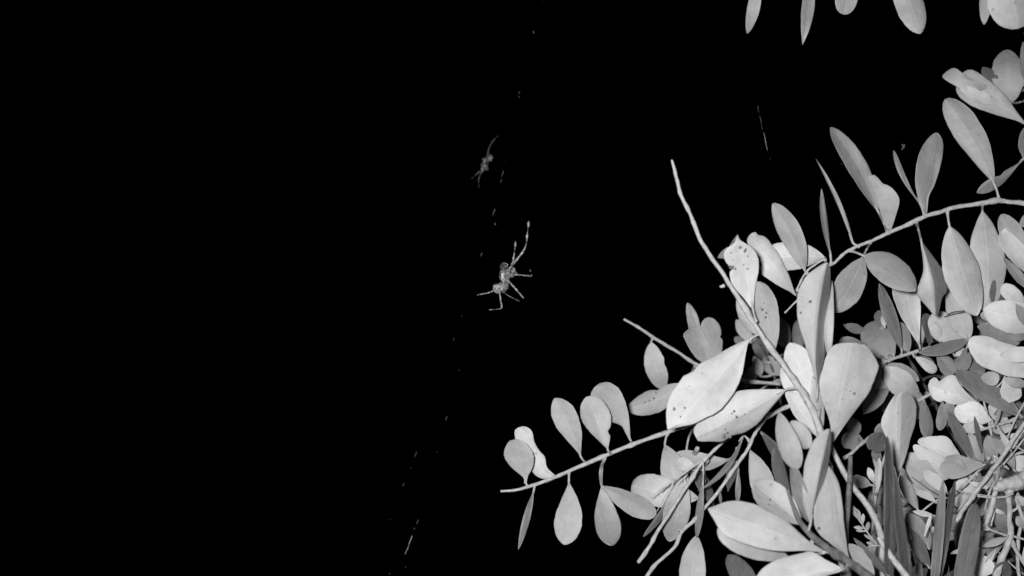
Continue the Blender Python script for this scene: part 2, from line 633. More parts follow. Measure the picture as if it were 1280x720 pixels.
B.leaf(981, 488, 872, 545, 54, .82, .5, (.9, .40), fl=.5, fr=.3, sk=(998, 485), rs=-1,
       spots=[(909, 504, 1.4), (918, 514, 1.8), (921, 521, 1.8), (931, 518, 1.3), (905, 545, 2.6), (910, 541, 1.8), (907, 537, 1.1), (915, 517, 1.2), (913, 547, 1.5), (904, 510, 1.0)],
       outline=[(982,487),(960,486.5),(937,487),(922,489),(905,500),(885,515),(868,534.7),(869.3,545.3),(873.3,551.3),(886.7,552),(904,552),(913.3,545.3),(930.7,540.7),(940,534.7),(950,526.7),(955,520),(966.7,506.7),(980,491)])
B.leaf(941, 386, 922, 297, 45, .84, .6, (1.0, .48), sk=(945, 402), 
       spots=[(926, 309, 2.0), (931.5, 313, 2.2), (915, 334, 3.2), (919, 336, 1.8), (912, 333, 1.6), (916, 325, .9), (914, 316, 1.0), (930, 331, .9), (935, 336, 1.1), (935, 320, 1.0)],
       outline=[(941,386),(943,368),(944.7,354.7),(948,341),(948.7,330.7),(947,320),(940.7,310.7),(932.7,304.7),(925,300),(921,294),(918,304),(910,309),(905,316),(906,325),(911,332),(918.7,335),(912.7,337),(912,344),(915,354.7),(922,364),(930,373)])
B.leaf(922, 312, 897, 322, 14, .48, 2.2, (.5, .7), stalk=False)
B.leaf(916, 322, 922, 293, 16, .44, 2.4, (.5, .9), stalk=False)
B.leaf(968, 440, 946, 352, 31, .66, 1.0, (.9, .5), sk=(967, 438), spots=[(953, 387, 1.7), (958, 391, 1.5), (957, 397, 1.8), (951, 384, 1.0), (955, 379, .8)], rs=-1)
B.leaf(948, 418, 921, 372, 17, .72, .8, 'el', sk=(952, 420))
B.leaf(1020, 514, 988, 429, 50, .86, .9, (.75, .45), sk=(1018, 522), wl=1.05,
       outline=[(986.7,428.7),(982.7,434),(980,443),(978.7,452.7),(975,464),(975,470.7),(976,477),(980,485),(990,494),(1004,501),(1018,512),(1020,515),(1020,500),(1019,480),(1017,460.7),(1013,447),(1008,436.7),(998.7,431),(992,428.7)])
B.leaf(1025, 548, 981, 487, 30, .86, .6, (.8, .5), sk=(1026, 545), wl=1.0,
       outline=[(981,491),(986.7,488.7),(996,491),(1004,501),(1013,516),(1020,530.7),(1025,547),(1014.7,541),(1004,531.7),(993,520),(986.7,506.7)])
B.leaf(1038, 552, 1063, 429, 80, .80, -.6, (1.05, .40), sk=(1030, 560), wl=1.05, fl=.15, fr=.1, rs=1, spots=[(1068, 492, 1.7), (1063, 489, .9), (1058, 487, .9), (1069, 472, .8), (1053, 499, .7)],
       outline=[(1030,455),(1032,446),(1036,438),(1044,430.7),(1056,428.3),(1068,428.7),(1080,430.7),(1088,438),(1093.3,446),(1097,452.7),(1098.7,458),(1094.7,468),(1090.7,480),(1084,494.7),(1073,509),(1062.7,522.7),(1053,536),(1046,546),(1040,553),(1038,532),(1035,520),(1030,507),(1026,493),(1024,480),(1026,466.7)])
B.leaf(1021, 498, 1034, 328, 46, .72, -.1, (.8, .62), bend=-8, fl=.05, fr=1.3, sk=(1020, 520), tiltf=-.1, rollf=-.3, cup=0, spots=[(1013, 377, 2.0), (1001, 391, 1.5), (1003, 371, .7)], rs=-1,
       outline=[(1033,328),(1020,335),(1008,345),(1000,358),(996,372),(996,390),(998,405),(1003,420),(1008,437),(1014,455),(1019,475),(1021.5,498),(1026,470),(1030,450),(1034,430),(1036,400),(1037,380),(1038,350),(1037.5,335)])
B.leaf(1037, 450, 1040, 350, 13, .70, .8, 'el', sk=(1022, 520))
B.leaf(1024, 548, 1016, 470, 17, .74, .5, 'la', sk=(1026, 545))

# ------------------------------------------------------------------ short bare twig with grey leaves
Cb = Branch("leafy_branch", "short straight bare-tipped twig with four grey leaves, left of the big pale leaf", "branch",
            [[(780, 399, 1.8), (800, 410.5, 2.4), (817, 422, 2.9), (847, 440, 2.6), (872, 456, 2.6), (920, 474, 2.8), (975, 480, 3)]], .53, base=(975, 480))
Cb.leaf(814, 428, 830, 487, 27, .62, -.2, (.75, .6), sk=(816, 423), rs=1)
Cb.leaf(852, 480, 783, 512, 30, .58, -.4, (.75, .75), sk=(870, 456), bend=-5, fl=.3, spots=[(820, 491, 1.2), (817.5, 498, 1.5), (812, 501, .9), (806, 503, 1.1)])
Cb.leaf(888, 457, 860, 378, 27, .56, .6, (.75, .75), sk=(880, 460), wl=1.15,
       outline=[(859,378.7),(865,382.7),(872,394),(875,406),(881,419),(889,436.7),(892,447),(888,457),(873,450),(865,440.7),(858.7,430),(854,419),(856.7,414.7),(860,418.7),(862,417),(860,406),(857.6,390)])
Cb.leaf(899, 450, 884, 397, 25, .56, .9, (.8, .5), sk=(890, 464))

# ------------------------------------------------------------------ upper right arching branch
D = Branch("leafy_branch", "arching branch from the right edge, upright leaves above, pale drooping leaves below", "branch",
           [[(1330, 262, 4.2), (1280, 254, 4.0), (1263, 252.5, 3.8), (1247, 250.5, 4.0), (1228, 254, 3.6), (1194, 259, 3.6), (1175, 265, 3.4), (1156, 270.5, 3.5), (1130, 283, 3.1), (1111, 291, 3.2),
             (1092, 300, 2.9), (1069, 309, 2.8), (1055, 317, 2.5), (1042, 329, 2.4), (1031, 335, 2.0), (1018, 345, 1.8)],
            [(1031, 323, 1.8), (1020, 330, 1.8), (1007, 341, 1.6), (996, 362, 1.5)],
            [(998, 374, 1.6), (991, 381, 1.4), (985, 387, 1.2), (981, 391, 2.0)]], .465, base=(1330, 262))
D.leaf(995, 369, 937, 294, 36, .84, .3, (1., .5), sk=(997, 362), rs=1,
       outline=[(944.7,290),(939,292),(934.7,297),(934,302.7),(940,315),(947,328),(950.7,341),(959,348),(972.7,357),(986,364),(995,370),(992,361),(989,352),(986.7,345),(980,331),(972.7,316),(966,308),(960.7,300),(954,295),(947,293.5)])
D.leaf(1031, 322, 950, 325, 37, .84, .7, (.8, .5), sk=(1031, 325))
D.leaf(1006, 338, 966, 254, 29, .63, -.2, (.9, .5), sk=(1009, 342), bend=4, fr=-.4, rs=-1)
D.leaf(1066, 303, 1020, 199, 5.5, .55, 0, 'el', bend=4, sk=(1074, 308))
D.leaf(1038, 318, 1027, 236, 8, .48, .2, 'el', sk=(1039, 331), bend=-2)
D.leaf(1098, 265, 1038, 159, 25, .52, .3, 'el', bend=5, sk=(1110, 291), fr=-.5)
D.leaf(1111, 288, 1094, 218, 34, .62, -.1, (1.2, .5), bend=7, sk=(1111, 291),
       outline=[(1111.7,292),(1115,284),(1119.4,270.6),(1124.4,251),(1119.4,240),(1111,232),(1104,230),(1097,222),(1091.7,218.6),(1085,222),(1089,231.7),(1094.4,245.6),(1098.6,259.4),(1104,276)])
D.leaf(1150, 254, 1117, 188, 7, .5, .1, 'ob', bend=-4, sk=(1156, 270))
D.leaf(1158, 262, 1171, 166, 33, .60, 0, (.85, .58), bend=-2, sk=(1157, 270),
       outline=[(1158,268),(1161,245.6),(1168,231.7),(1175,209),(1179,187),(1177.8,174.7),(1170.8,165.8),(1161,172),(1151,187),(1145.8,204),(1143.9,223),(1145.8,240),(1151,256.7)])
D.leaf(1243, 230, 1181, 124, 37, .62, -.2, (.85, .5), bend=5, sk=(1249, 251), fr=-.35, rs=-1)
D.leaf(1080, 320, 1145, 364, 38, .56, -.3, (.8, .6), bend=-4, sk=(1062, 313))
D.leaf(1078, 322, 1040, 390, 38, .66, .3, (.75, .6), bend=-3, sk=(1088, 302))
D.leaf(1152, 304, 1169, 393, 42, .78, -.3, (1.1, .6), fl=1.2, fr=.1, sk=(1145, 276), bend=-3, tiltf=0, rollf=.15, cup=-.35, curl=.15,
       outline=[(1151,301),(1160,312),(1172,328),(1182,342),(1186,352),(1184,364),(1178,372),(1173,392),(1168,394.5),(1160,385),(1150,374),(1146,364),(1150,352),(1154,338),(1153,320)])
D.leaf(1187, 283, 1221, 395, 45, .76, -.4, (.75, .62), bend=2, sk=(1184, 263))
D.leaf(1228, 264, 1233, 391, 47, .77, .4, (.75, .6), bend=-3, sk=(1228, 255))
D.leaf(1298, 352, 1251, 268, 30, .58, .3, (.8, .55), sk=(1310, 330), rs=-1)
D.leaf(1296, 350, 1255, 286, 31, .80, -.1, (.8, .45), sk=(1310, 330))
D.leaf(1292, 364, 1254, 321, 13, .58, .4, 'el', sk=(1310, 330))
D.leaf(1296, 268, 1274, 283, 16, .58, .2, 'el', sk=(1300, 257))
D.leaf(1280, 198, 1221, 241, 15, .55, .5, (1.5, .6), bites=[(.5, .08, 1, .5)], sk=(1300, 190), bend=-3)

E = Branch("leafy_branch", "cluster of broad folded leaves on a shoot at the upper right edge", "branch",
           [[(1310, 262, 2.5), (1300, 200, 2.2), (1292, 150, 2), (1290, 100, 2), (1284, 60, 1.5), (1281, 40, 1)]], .515, base=(1310, 262))
E.leaf(1264, 128, 1259, 62, 41, .55, .5, (.65, .55), sk=(1290, 120))
E.leaf(1246, 110, 1228, 84, 20, .17, 1.2, 'el', rho=.30, sk=(1290, 110))
E.leaf(1284, 156, 1199, 98, 44, .60, -.3, (.85, .45), sk=(1292, 160), fl=.1, fr=-.6, curl=.08,
       outline=[(1284,157),(1271,139.5),(1256,118.7),(1238,102),(1217.5,88),(1206,89),(1198,98),(1195,112.8),(1202.7,124.6),(1220.5,135),(1250,145),(1271,151)])
E.leaf(1236, 108, 1180, 94, 23, .64, -.5, (.7, .45), stalk=False,
       outline=[(1178,95.5),(1185,88),(1193.8,85),(1202.7,91),(1214.5,99),(1236,108),(1225,113),(1213,113),(1199.7,110),(1185,102)])
E.leaf(1252, 128, 1200, 108, 16, .72, -.6, (.8, .6), stalk=False, bend=-3)
E.leaf(1279, 105, 1279, 52, 8, .42, 0, 'el', sk=(1290, 110))
E.leaf(1284, 158, 1281, 200, 15, .48, .2, (.6, .6), sk=(1293, 154))

Fb = Branch("leafy_branch", "overhanging branch above the frame with pointed leaves hanging in from the top edge", "branch",
            [[(1330, -62, 4), (1240, -70, 3.6), (1150, -66, 3.2), (1060, -66, 2.8), (1000, -56, 2.4), (940, -52, 2)]], .50, base=(1330, -62))
Fb.leaf(948, -34, 934, 42, 16, .62, 0, (.7, .75), bend=-2, sk=(950, -53))
Fb.leaf(1013, -36, 1003, 56, 16, .62, 0, (.7, .75), bend=-2, sk=(1015, -58))
Fb.leaf(1062, -45, 1054, 18, 28, .64, 0, (.8, .5), sk=(1064, -66))
Fb.leaf(1122, -46, 1151, 42, 36, .70, 0, (.8, .5), bend=2, sk=(1118, -66))
Fb.leaf(1244, -38, 1230, 31, 17, .60, .2, (.7, .7), sk=(1246, -70))
Fb.leaf(1264, -52, 1273, 36, 64, .76, -.2, (.8, .45), sk=(1264, -69))

# ------------------------------------------------------------------ shoot in front at the bottom
G = Branch("leafy_branch", "stout grey shoot at the bottom with large pale leaves spreading to both sides", "branch",
           [[(985, 612, 2.5), (992, 634, 3.5), (1002, 655, 4.6), (1018, 672, 5.6), (1040, 690, 6.5), (1066, 706, 7.5), (1100, 735, 8.5)]], .40, base=(1100, 735), mat=M_STEMD)
G.leaf(1030, 689, 886, 637, 48, .78, -.5, (.80, .62), sk=(1040, 692), fl=.15, fr=.25, rs=1, curl=.1,
       outline=[(885,636.7),(893,632.7),(908,627),(924,626),(950,632),(960,638.7),(980,649),(996,662.7),(1012,677),(1031,689.5),(1006.7,688.5),(980,689),(960,687),(940,683),(913,673),(900,662.7),(892,649)])
G.leaf(985, 696, 897, 660, 36, .68, .5, (.8, .5), sk=(1030, 690), bend=-3)
G.leaf(1052, 712, 945, 728, 46, .80, -.2, (.85, .55), sk=(1060, 706), rs=1,
       outline=[(944,728),(946.7,718.7),(954.7,709),(973,698.7),(1000,692),(1014.7,689),(1030.7,698.7),(1053,712),(1033,720),(1005,735),(975,742),(952,738)])
G.leaf(950, 745, 910, 694, 27, .36, 1.0, (.8, .5), sk=None)
G.leaf(1003, 657, 941, 603, 39, .72, .1, (.8, .5), sk=(1006, 662), fl=.6, fr=.3, bend=2, spots=[(964, 624, 2)])
G.leaf(1013, 655, 1037, 536, 30, .66, -.5, (.85, .6), sk=(1010, 666), wl=1.35, wr=.6, fr=1.25, fl=.2, bend=-2, rollf=-.3)
G.leaf(1014, 655, 990, 574, 20, .52, .2, 'el', sk=(1006, 660))
G.leaf(1060, 697, 1029, 578, 44, .69, -.2, (.72, .7), sk=(1062, 704), fl=.45, fr=.05, bend=2, rs=1, spots=[(1024, 661, 2.2)],
       outline=[(1028,579),(1025,598),(1020,619.7),(1017,638),(1017,650),(1022,665),(1040,681),(1053,691),(1061,698),(1059.5,689),(1058,677),(1054.7,650.7),(1053,630),(1049,606),(1041,589),(1033,580)])
G.leaf(974, 515, 998, 586, 28, .64, .9, (.8, .45), sk=(990, 640), stalk=False)
G.leaf(1012, 560, 989, 526, 24, .62, 1.1, (.6, .5), sk=(990, 634), stalk=False)
G.leaf(1093, 724, 1061, 680, 19, .66, .2, 'el', sk=(1085, 722))
G.leaf(1112, 722, 1067, 672, 10, .36, -.2, 'la', sk=(1090, 726))
G.leaf(990, 636, 968, 560, 16, .36, 1.2, 'el', sk=(990, 630))

# ------------------------------------------------------------------ grey leaves seen behind the long bare twig
K = Branch("leafy_branch", "dim small-leaved branch half hidden behind the long bare-tipped twig", "branch",
           [[(990, 560, 2.5), (975, 500, 2.2), (965, 460, 2), (950, 430, 2), (935, 412, 1.6)]], .58, base=(990, 560), mat=M_STEMD)
K.leaf(938, 428, 920, 400, 17, .60, -.3, (.7, .5))
K.leaf(944, 425, 926, 380, 18, .34, .5, 'el')
K.leaf(930, 430, 918, 422, 10, .40, .5, 'el')
K.leaf(985, 438, 972, 398, 22, .54, -.2, (.7, .5))
K.leaf(1000, 440, 997, 400, 15, .46, .3, (.6, .7))
K.leaf(957, 450, 944, 422, 18, .34, .4, 'el')
K.leaf(950, 470, 942, 445, 14, .70, -.3, 'el')
K.leaf(976, 468, 955, 446, 20, .48, 0, (.7, .5))
K.leaf(948, 456, 931, 486, 17, .34, .3, 'el')
K.stem([(971, 476, 2), (960, 481, 2), (951, 487, 1.6), (944, 492, 1.2)])
K.leaf(1012, 470, 996, 440, 14, .4, .8, 'el')

# ------------------------------------------------------------------ the crowded leaves at the right
Ha = Branch("leafy_branch", "dim horizontal twig with rounded grey leaves under the upper arching branch", "branch",
            [[(1218, 424, 2.4), (1190, 430, 2.4), (1165, 434, 2.6), (1149, 438, 2.6), (1127, 445, 2.6), (1105, 452, 2.4)]], .50, base=(1218, 424))
Ha.leaf(1150, 434, 1128, 346, 33, .78, -.6, (1.0, .40), sk=(1150, 438))
Ha.leaf(1127, 437, 1099, 354, 17, .40, -.4, 'el', sk=(1127, 444))
Ha.leaf(1212, 424, 1148, 441, 16, .43, -.7, (.75, .75), sk=(1218, 424))
Ha.leaf(1117, 449, 1089, 402, 44, .50, 1.0, 'rd', sk=(1110, 451))
Ha.leaf(1102, 410, 1098, 388, 15, .40, 2.0, 'el')
Ha.leaf(1082, 415, 1054, 406, 12, .38, 2.2, 'el')
Ha.leaf(1092, 436, 1049, 425, 20, .40, 1.4, (.7, .5), bend=-3)
Ha.leaf(1106, 410, 1103, 394, 7, .66, .4, 'el', stalk=False)
Ha.leaf(1136, 440, 1122, 402, 20, .46, .6, (.7, .6))
Ha.leaf(1108, 458, 1079, 518, 28, .40, 1.2, 'el', sk=(1106, 452))
Ha.leaf(1100, 470, 1104, 500, 14, .58, .9, (.7, .5))
Ha.leaf(1107, 458, 1149, 476, 19, .60, .4, (.7, .6), sk=(1106, 452))
Ha.leaf(1106, 458, 1150, 495, 33, .74, -.1, (.7, .7), sk=(1106, 452), bend=3)
Ha.leaf(1143, 446, 1170, 465, 14, .74, -.2, (.8, .5))
Ha.leaf(1145, 446, 1168, 454, 10, .42, .4, 'el')
Ha.leaf(1171, 442, 1191, 468, 21, .50, .3, (.7, .5))
Ha.leaf(1211, 424, 1182, 360, 28, .64, .4, (.6, .8), sk=(1214, 424))
Ha.leaf(1208, 430, 1165, 392, 34, .74, .8, (.7, .5))
Ha.leaf(1176, 428, 1164, 402, 15, .72, .6, 'el')
Ha.leaf(1152, 430, 1149, 394, 11, .60, .9, 'rd')
Ha.leaf(1162, 432, 1156, 392, 14, .36, 1.1, 'rd')
Ha.leaf(1209, 434, 1191, 468, 11, .42, -.2, 'la', sk=(1211, 426))
Ha.leaf(1194, 445, 1206, 436, 10, .74, 0, 'rd')
Ha.stem([(1206, 390, .8), (1190, 393, .8), (1180, 396, .7)], M_STEMD)
Ha.stem([(1208, 388, .7), (1192, 390, .7), (1184, 393, .6)], M_STEMD)

Hb = Branch("leafy_branch", "shoot with very broad white leaves pressed against the right edge at mid height", "branch",
            [[(1330, 500, 3), (1318, 450, 2.6), (1312, 410, 2.4), (1300, 370, 2)]], .455, base=(1330, 500))
Hb.leaf(1304, 470, 1210, 428, 52, .84, -.2, (.7, .45), sk=(1320, 455), bend=4, rs=1, curl=.08,
       outline=[(1210,428),(1215,421),(1226,419.6),(1238,421),(1251,427),(1275,434),(1305,450),(1306,478),(1280,472.7),(1260.7,470.7),(1243,464),(1224.7,456.7),(1215,444.7),(1211,436)])
Hb.leaf(1305, 440, 1250, 444, 20, .76, -.8, (.8, .6), sk=(1316, 440))
Hb.leaf(1302, 400, 1229, 386, 42, .80, .7, (.7, .5), sk=(1310, 400), bend=-3)
Hb.leaf(1284, 385, 1252, 357, 20, .76, 1.1, (.7, .5))
Hb.leaf(1287, 412, 1270, 380, 14, .40, 0, 'el')
Hb.leaf(1222, 408, 1274, 430, 25, .50, 1.2, (.7, .5), stalk=False)
Hb.leaf(1286, 418, 1266, 420, 14, .48, 1.0, 'rd')
Hb.leaf(1250, 390, 1242, 350, 20, .36, 1.8, 'el', stalk=False)
Hb.leaf(1236, 402, 1228, 390, 10, .6, 1.3, 'rd', stalk=False)
Hb.leaf(1262, 470, 1267, 502, 27, .73, 1.4, (.6, .35), stalk=False)
Hb.leaf(1285, 482, 1254, 474, 13, .62, .8, 'el')
Hb.leaf(1226, 472, 1249, 475, 18, .68, 1.3, (.6, .5), stalk=False)

Hc = Branch("leafy_branch", "tangled branch with crinkled white leaves and a long dark slanting leaf across them", "branch",
            [[(1300, 528, 2.6), (1276, 521, 2.2), (1258, 528, 2.0), (1243, 532, 1.8), (1226, 538, 1.8)],
             [(1223, 470, 1.6), (1228, 495, 1.6), (1234, 518, 1.6), (1240, 545, 1.5)],
             [(1258, 468, 1.5), (1252, 478, 1.5), (1246, 484, 1.3)], [(1238, 468, 1.8), (1230, 472, 1.8), (1222, 476, 1.5)],
             [(1172, 487, 2.6, .8), (1160, 494, 2.7, .8), (1148, 501, 2.8, .8)]], .475, base=(1300, 528))
Hc.leaf(1221, 504, 1162, 484, 39, .84, .1, (.65, .45), sk=(1232, 512), rs=1,
       outline=[(1160,482),(1162,476),(1167,472),(1172,473),(1173.5,477),(1182,471),(1192.7,468.7),(1198,477),(1206,488),(1217,499),(1222,504),(1206,504.5),(1195,506),(1184.7,504.7),(1180,500.7),(1175,502.7),(1167,499),(1162,490.7)])
Hc.leaf(1238, 524, 1194, 514, 35, .82, -.1, (.65, .45), sk=(1240, 530),
       outline=[(1192.7,514),(1196.7,506),(1205,503),(1215,501),(1224.7,504),(1233,514),(1239,525),(1233,529),(1224.7,530.7),(1219,524),(1216,528),(1203,529),(1196.7,524)])
Hc.leaf(1230, 535, 1203, 535, 15, .70, .2, 'rd', sk=(1236, 535))
Hc.leaf(1277, 521, 1194, 465, 27, .46, -.6, (.9, .6), bend=3, sk=(1282, 523), rs=1)
Hc.leaf(1212, 480, 1196, 470, 14, .52, .6, 'el', stalk=False)
Hc.leaf(1270, 534, 1240, 538, 15, .64, .5, 'el')
Hc.leaf(1262, 530, 1236, 506, 16, .70, .9, 'el')
Hc.leaf(1275, 512, 1242, 518, 14, .40, 1.0, 'el')
Hc.leaf(1119, 604, 1124, 488, 46, .74, -2.6, (.9, .42), sk=(1123, 640), bend=2, wl=1.0, wr=1.0, fr=.75, fl=.1, rollf=.1, curl=.06, stalk=False,
       outline=[(1101,530),(1106.7,513),(1115.6,497.8),(1124,490),(1135.6,491),(1143,500),(1145.6,511),(1144,531),(1139,545),(1135,561),(1130,577),(1124.7,591.7),(1120,604),(1116,591.7),(1113,571.7),(1110,553)])
Hc.leaf(1154, 500, 1160, 549, 17, .50, .6, (.9, .5), sk=(1150, 500))
Hc.leaf(1150, 492, 1146, 525, 16, .42, 1.0, 'el')
Hc.leaf(1178, 502, 1174, 538, 14, .50, .7, (.8, .5), sk=(1184, 500))
Hc.leaf(1187, 500, 1190, 534, 16, .38, .8, (.6, .5), sk=(1190, 500))
Hc.leaf(1217, 577, 1184, 515, 15, .40, -.2, 'el', sk=(1226, 578), fr=-.3)
Hc.leaf(1230, 580, 1211, 540, 17, .66, .3, 'el', sk=(1236, 572))
Hc.leaf(1240, 582, 1234, 544, 19, .50, .6, (.7, .6), sk=(1244, 574))
Hc.leaf(1227, 566, 1218, 520, 7, .38, -.6, 'el', stalk=False)
Hc.leaf(1268, 588, 1238, 548, 15, .62, -.3, (.8, .8), bend=5, sk=(1276, 592))
Hc.leaf(1290, 590, 1262, 574, 24, .72, .3, 'el', sk=(1296, 584))
Hc.leaf(1228, 470, 1218, 448, 22, .34, 1.0, (.6, .5), stalk=False)
Hc.leaf(1200, 466, 1212, 440, 14, .38, .9, 'el', stalk=False)
Hc.leaf(1255, 500, 1282, 520, 18, .44, 1.2, 'el', stalk=False)

Hd = Branch("leafy_branch", "low branch with stacked pale oval leaves and one grey spoon-shaped leaf across them", "branch",
            [[(1310, 556, 3), (1275, 566, 2.4), (1250, 575, 2.2), (1231, 582, 2.2), (1212, 600, 2), (1190, 622, 2)],
             [(1190, 622, 1.8, .6), (1172, 625, 1.6, .6), (1148, 642, 1.6, .6)]], .475, base=(1310, 556))
Hd.leaf(1202, 574, 1148, 550, 33, .78, .5, (.7, .40), sk=(1226, 584),
       outline=[(1147,553),(1148.5,549),(1155,546.5),(1170,545),(1184,546),(1192,556),(1203,575),(1190,578),(1175,573),(1160,566)])
Hd.leaf(1190, 592, 1141, 559, 37, .78, .1, (.65, .5), sk=(1215, 596),
       outline=[(1141,558),(1148.7,556),(1163,562),(1178,570),(1190,585),(1191,594),(1182,600),(1172.7,601),(1163,595),(1154,587),(1147,575.7)])
Hd.leaf(1230, 581, 1175, 582, 30, .53, -.4, (1.15, .42), sk=(1236, 579), rs=1,
       outline=[(1175,587),(1178,575.7),(1184.7,570),(1196.7,568),(1211,572.7),(1231,581),(1219,588),(1208.7,594.5),(1195,598.5),(1184.7,597.5),(1178.7,594)])
Hd.leaf(1172, 622, 1133, 566, 30, .62, .2, (.7, .6), sk=(1178, 624), wl=1.1)
Hd.leaf(1184, 616, 1154, 589, 16, .76, 0, (.8, .6), sk=(1188, 622))
Hd.leaf(1148, 638, 1125, 594, 16, .60, .3, 'el', sk=(1150, 641))
Hd.leaf(1170, 628, 1137, 607, 13, .64, .5, 'el', sk=(1174, 626))
Hd.leaf(1190, 642, 1224, 598, 36, .76, .5, (.6, .5), sk=(1186, 626))
Hd.leaf(1162, 686, 1133, 642, 25, .58, .6, (.7, .55), sk=(1166, 660))
Hd.leaf(1162, 710, 1130, 658, 17, .36, .1, (.8, .7), sk=(1168, 690))
Hd.leaf(1168, 645, 1141, 639, 7, .80, -.3, (.7, .8), sk=(1174, 646))
Hd.leaf(1135, 710, 1137, 680, 6, .74, 0, 'el', stalk=False)
Hd.leaf(1228, 600, 1212, 588, 14, .46, .4, 'el')
Hd.leaf(1240, 618, 1228, 596, 14, .52, .6, 'el')

He = Branch("woody_branch", "thick knotted stem with pale thorny twigs in the lower right corner", "branch",
            [[(1240, 740, 6, -.3), (1250, 705, 5.2, -.3), (1262, 672, 5.2, -.3), (1262, 645, 4.4), (1261, 620, 5), (1266, 608, 9), (1278, 600, 12), (1300, 592, 11)],
             [(1243, 612, 5), (1254, 606, 10), (1268, 604, 13), (1285, 602, 11)],
             [(1195, 651, 3.2, -.6), (1208, 631, 3.4, -.6), (1222, 612, 3.6, -.6), (1234, 596, 3.8, -.6), (1246, 580, 3.6, -.5), (1256, 566, 3.4, -.5), (1270, 545, 3.4, -.5), (1296, 508, 3.4, -.5)],
             [(1266, 560, 2.6), (1272, 548, 3.6), (1284, 530, 3.4)],
             [(1222, 620, 1.6, -.4), (1240, 622, 2.0, -.4), (1256, 621, 1.8, -.4), (1266, 617, 1.6, -.4)],
             [(1244, 614, 4.2, -.5), (1241, 630, 4.4, -.5), (1236, 646, 4.2, -.5), (1232, 656, 3.2, -.5)],
             [(1232, 655, 1.4, -.5), (1236, 661, 1.8, -.5), (1248, 666, 1.9, -.5), (1260, 670, 2.4, -.4)], [(1227, 658, 2.0, -.5), (1232, 662, 1.9, -.5), (1238, 662, 1.8, -.5)],
             [(1264, 674, 3, -.3), (1270, 688, 3.2, -.3), (1280, 704, 3.2, -.3), (1290, 718, 3, -.3)],
             [(1266, 670, 2.2, -.3), (1280, 674, 2.0, -.3), (1294, 676, 2, -.3)],
             [(1196, 640, 1.2, .3), (1214, 616, 1.1, .3), (1240, 608, 1.2, .3), (1262, 612, 1.4)], [(1230, 640, 1.1, .6), (1238, 612, 1.2, .6), (1252, 580, 1.4, .6), (1262, 540, 1.3, .6), (1282, 500, 1.2, .6)],
             [(1206, 720, 2.2, .6), (1216, 690, 2, .6), (1228, 655, 2, .6), (1240, 628, 1.8, .6)], [(1276, 735, 3, .3), (1272, 700, 2.8, .3), (1275, 660, 2.6, .3), (1286, 630, 2.4, .3)], [(1190, 612, .9, -.6), (1215, 617, 1.0, -.6), (1244, 621, 1.2, -.6)],
             [(1246, 532, 1.4, .2), (1262, 552, 1.4, .2), (1284, 566, 1.4, .2)], [(1264, 640, 2.2), (1272, 634, 2), (1270, 624, 2.4), (1276, 640, 3), (1284, 660, 3.4)]],
            .46, base=(1240, 740))
He.leaf(1260, 672, 1226, 684, 10, .56, -.4, 'la', stalk=False)
He.leaf(1226, 686, 1225, 668, 7, .74, -.2, 'el', stalk=False)
He.leaf(1210, 698, 1232, 688, 11, .80, 0, 'rd', stalk=False)
He.leaf(1244, 712, 1213, 706, 27, .80, .4, (.6, .4), sk=(1248, 712))
He.leaf(1258, 668, 1247, 636, 18, .40, .9, 'el', sk=(1262, 660))
He.leaf(1256, 640, 1250, 622, 15, .46, .8, 'el')
He.leaf(1242, 742, 1258, 702, 24, .38, .3, (.8, .5))
He.leaf(1240, 702, 1234, 664, 16, .42, .9, 'el')
He.leaf(1284, 632, 1269, 620, 10, .62, .1, 'el')
He.leaf(1285, 660, 1270, 646, 14, .60, .2, 'el')
He.leaf(1244, 602, 1248, 590, 9, .4, .1, 'el', stalk=False)
He.leaf(1232, 612, 1240, 590, 9, .5, .2, 'el', stalk=False)

# leaves in the dim gap between the central straps and the round leaf
Hf = Branch("leafy_branch", "dim twig with small dull leaves in the dark gap right of the large rounded leaf", "branch",
            [[(1110, 560, 2.4), (1092, 545, 2.2), (1078, 554, 2.6, -.4), (1066, 565, 2.8, -.5), (1055, 573, 3, -.5)], [(1110, 560, 2), (1100, 590, 2), (1092, 640, 2), (1090, 700, 2)]], .51, base=(1110, 560))
Hf.leaf(1079, 552, 1052, 548, 24, .50, .6, (.7, .5))
Hf.leaf(1070, 545, 1066, 522, 18, .56, .5, 'el')
Hf.leaf(1110, 560, 1086, 545, 26, .36, -.4, 'rd')
Hf.leaf(1110, 545, 1098, 530, 22, .44, -.2, 'el')
Hf.leaf(1088, 606, 1064, 600, 16, .48, .2, (.7, .45))
Hf.leaf(1093, 604, 1085, 584, 9, .80, -.5, 'el')
Hf.leaf(1097, 615, 1099, 572, 9, .70, -.5, 'el')
Hf.leaf(1096, 640, 1094, 600, 8, .50, .3, 'el')
Hf.leaf(1100, 580, 1092, 560, 12, .34, .6, 'el')

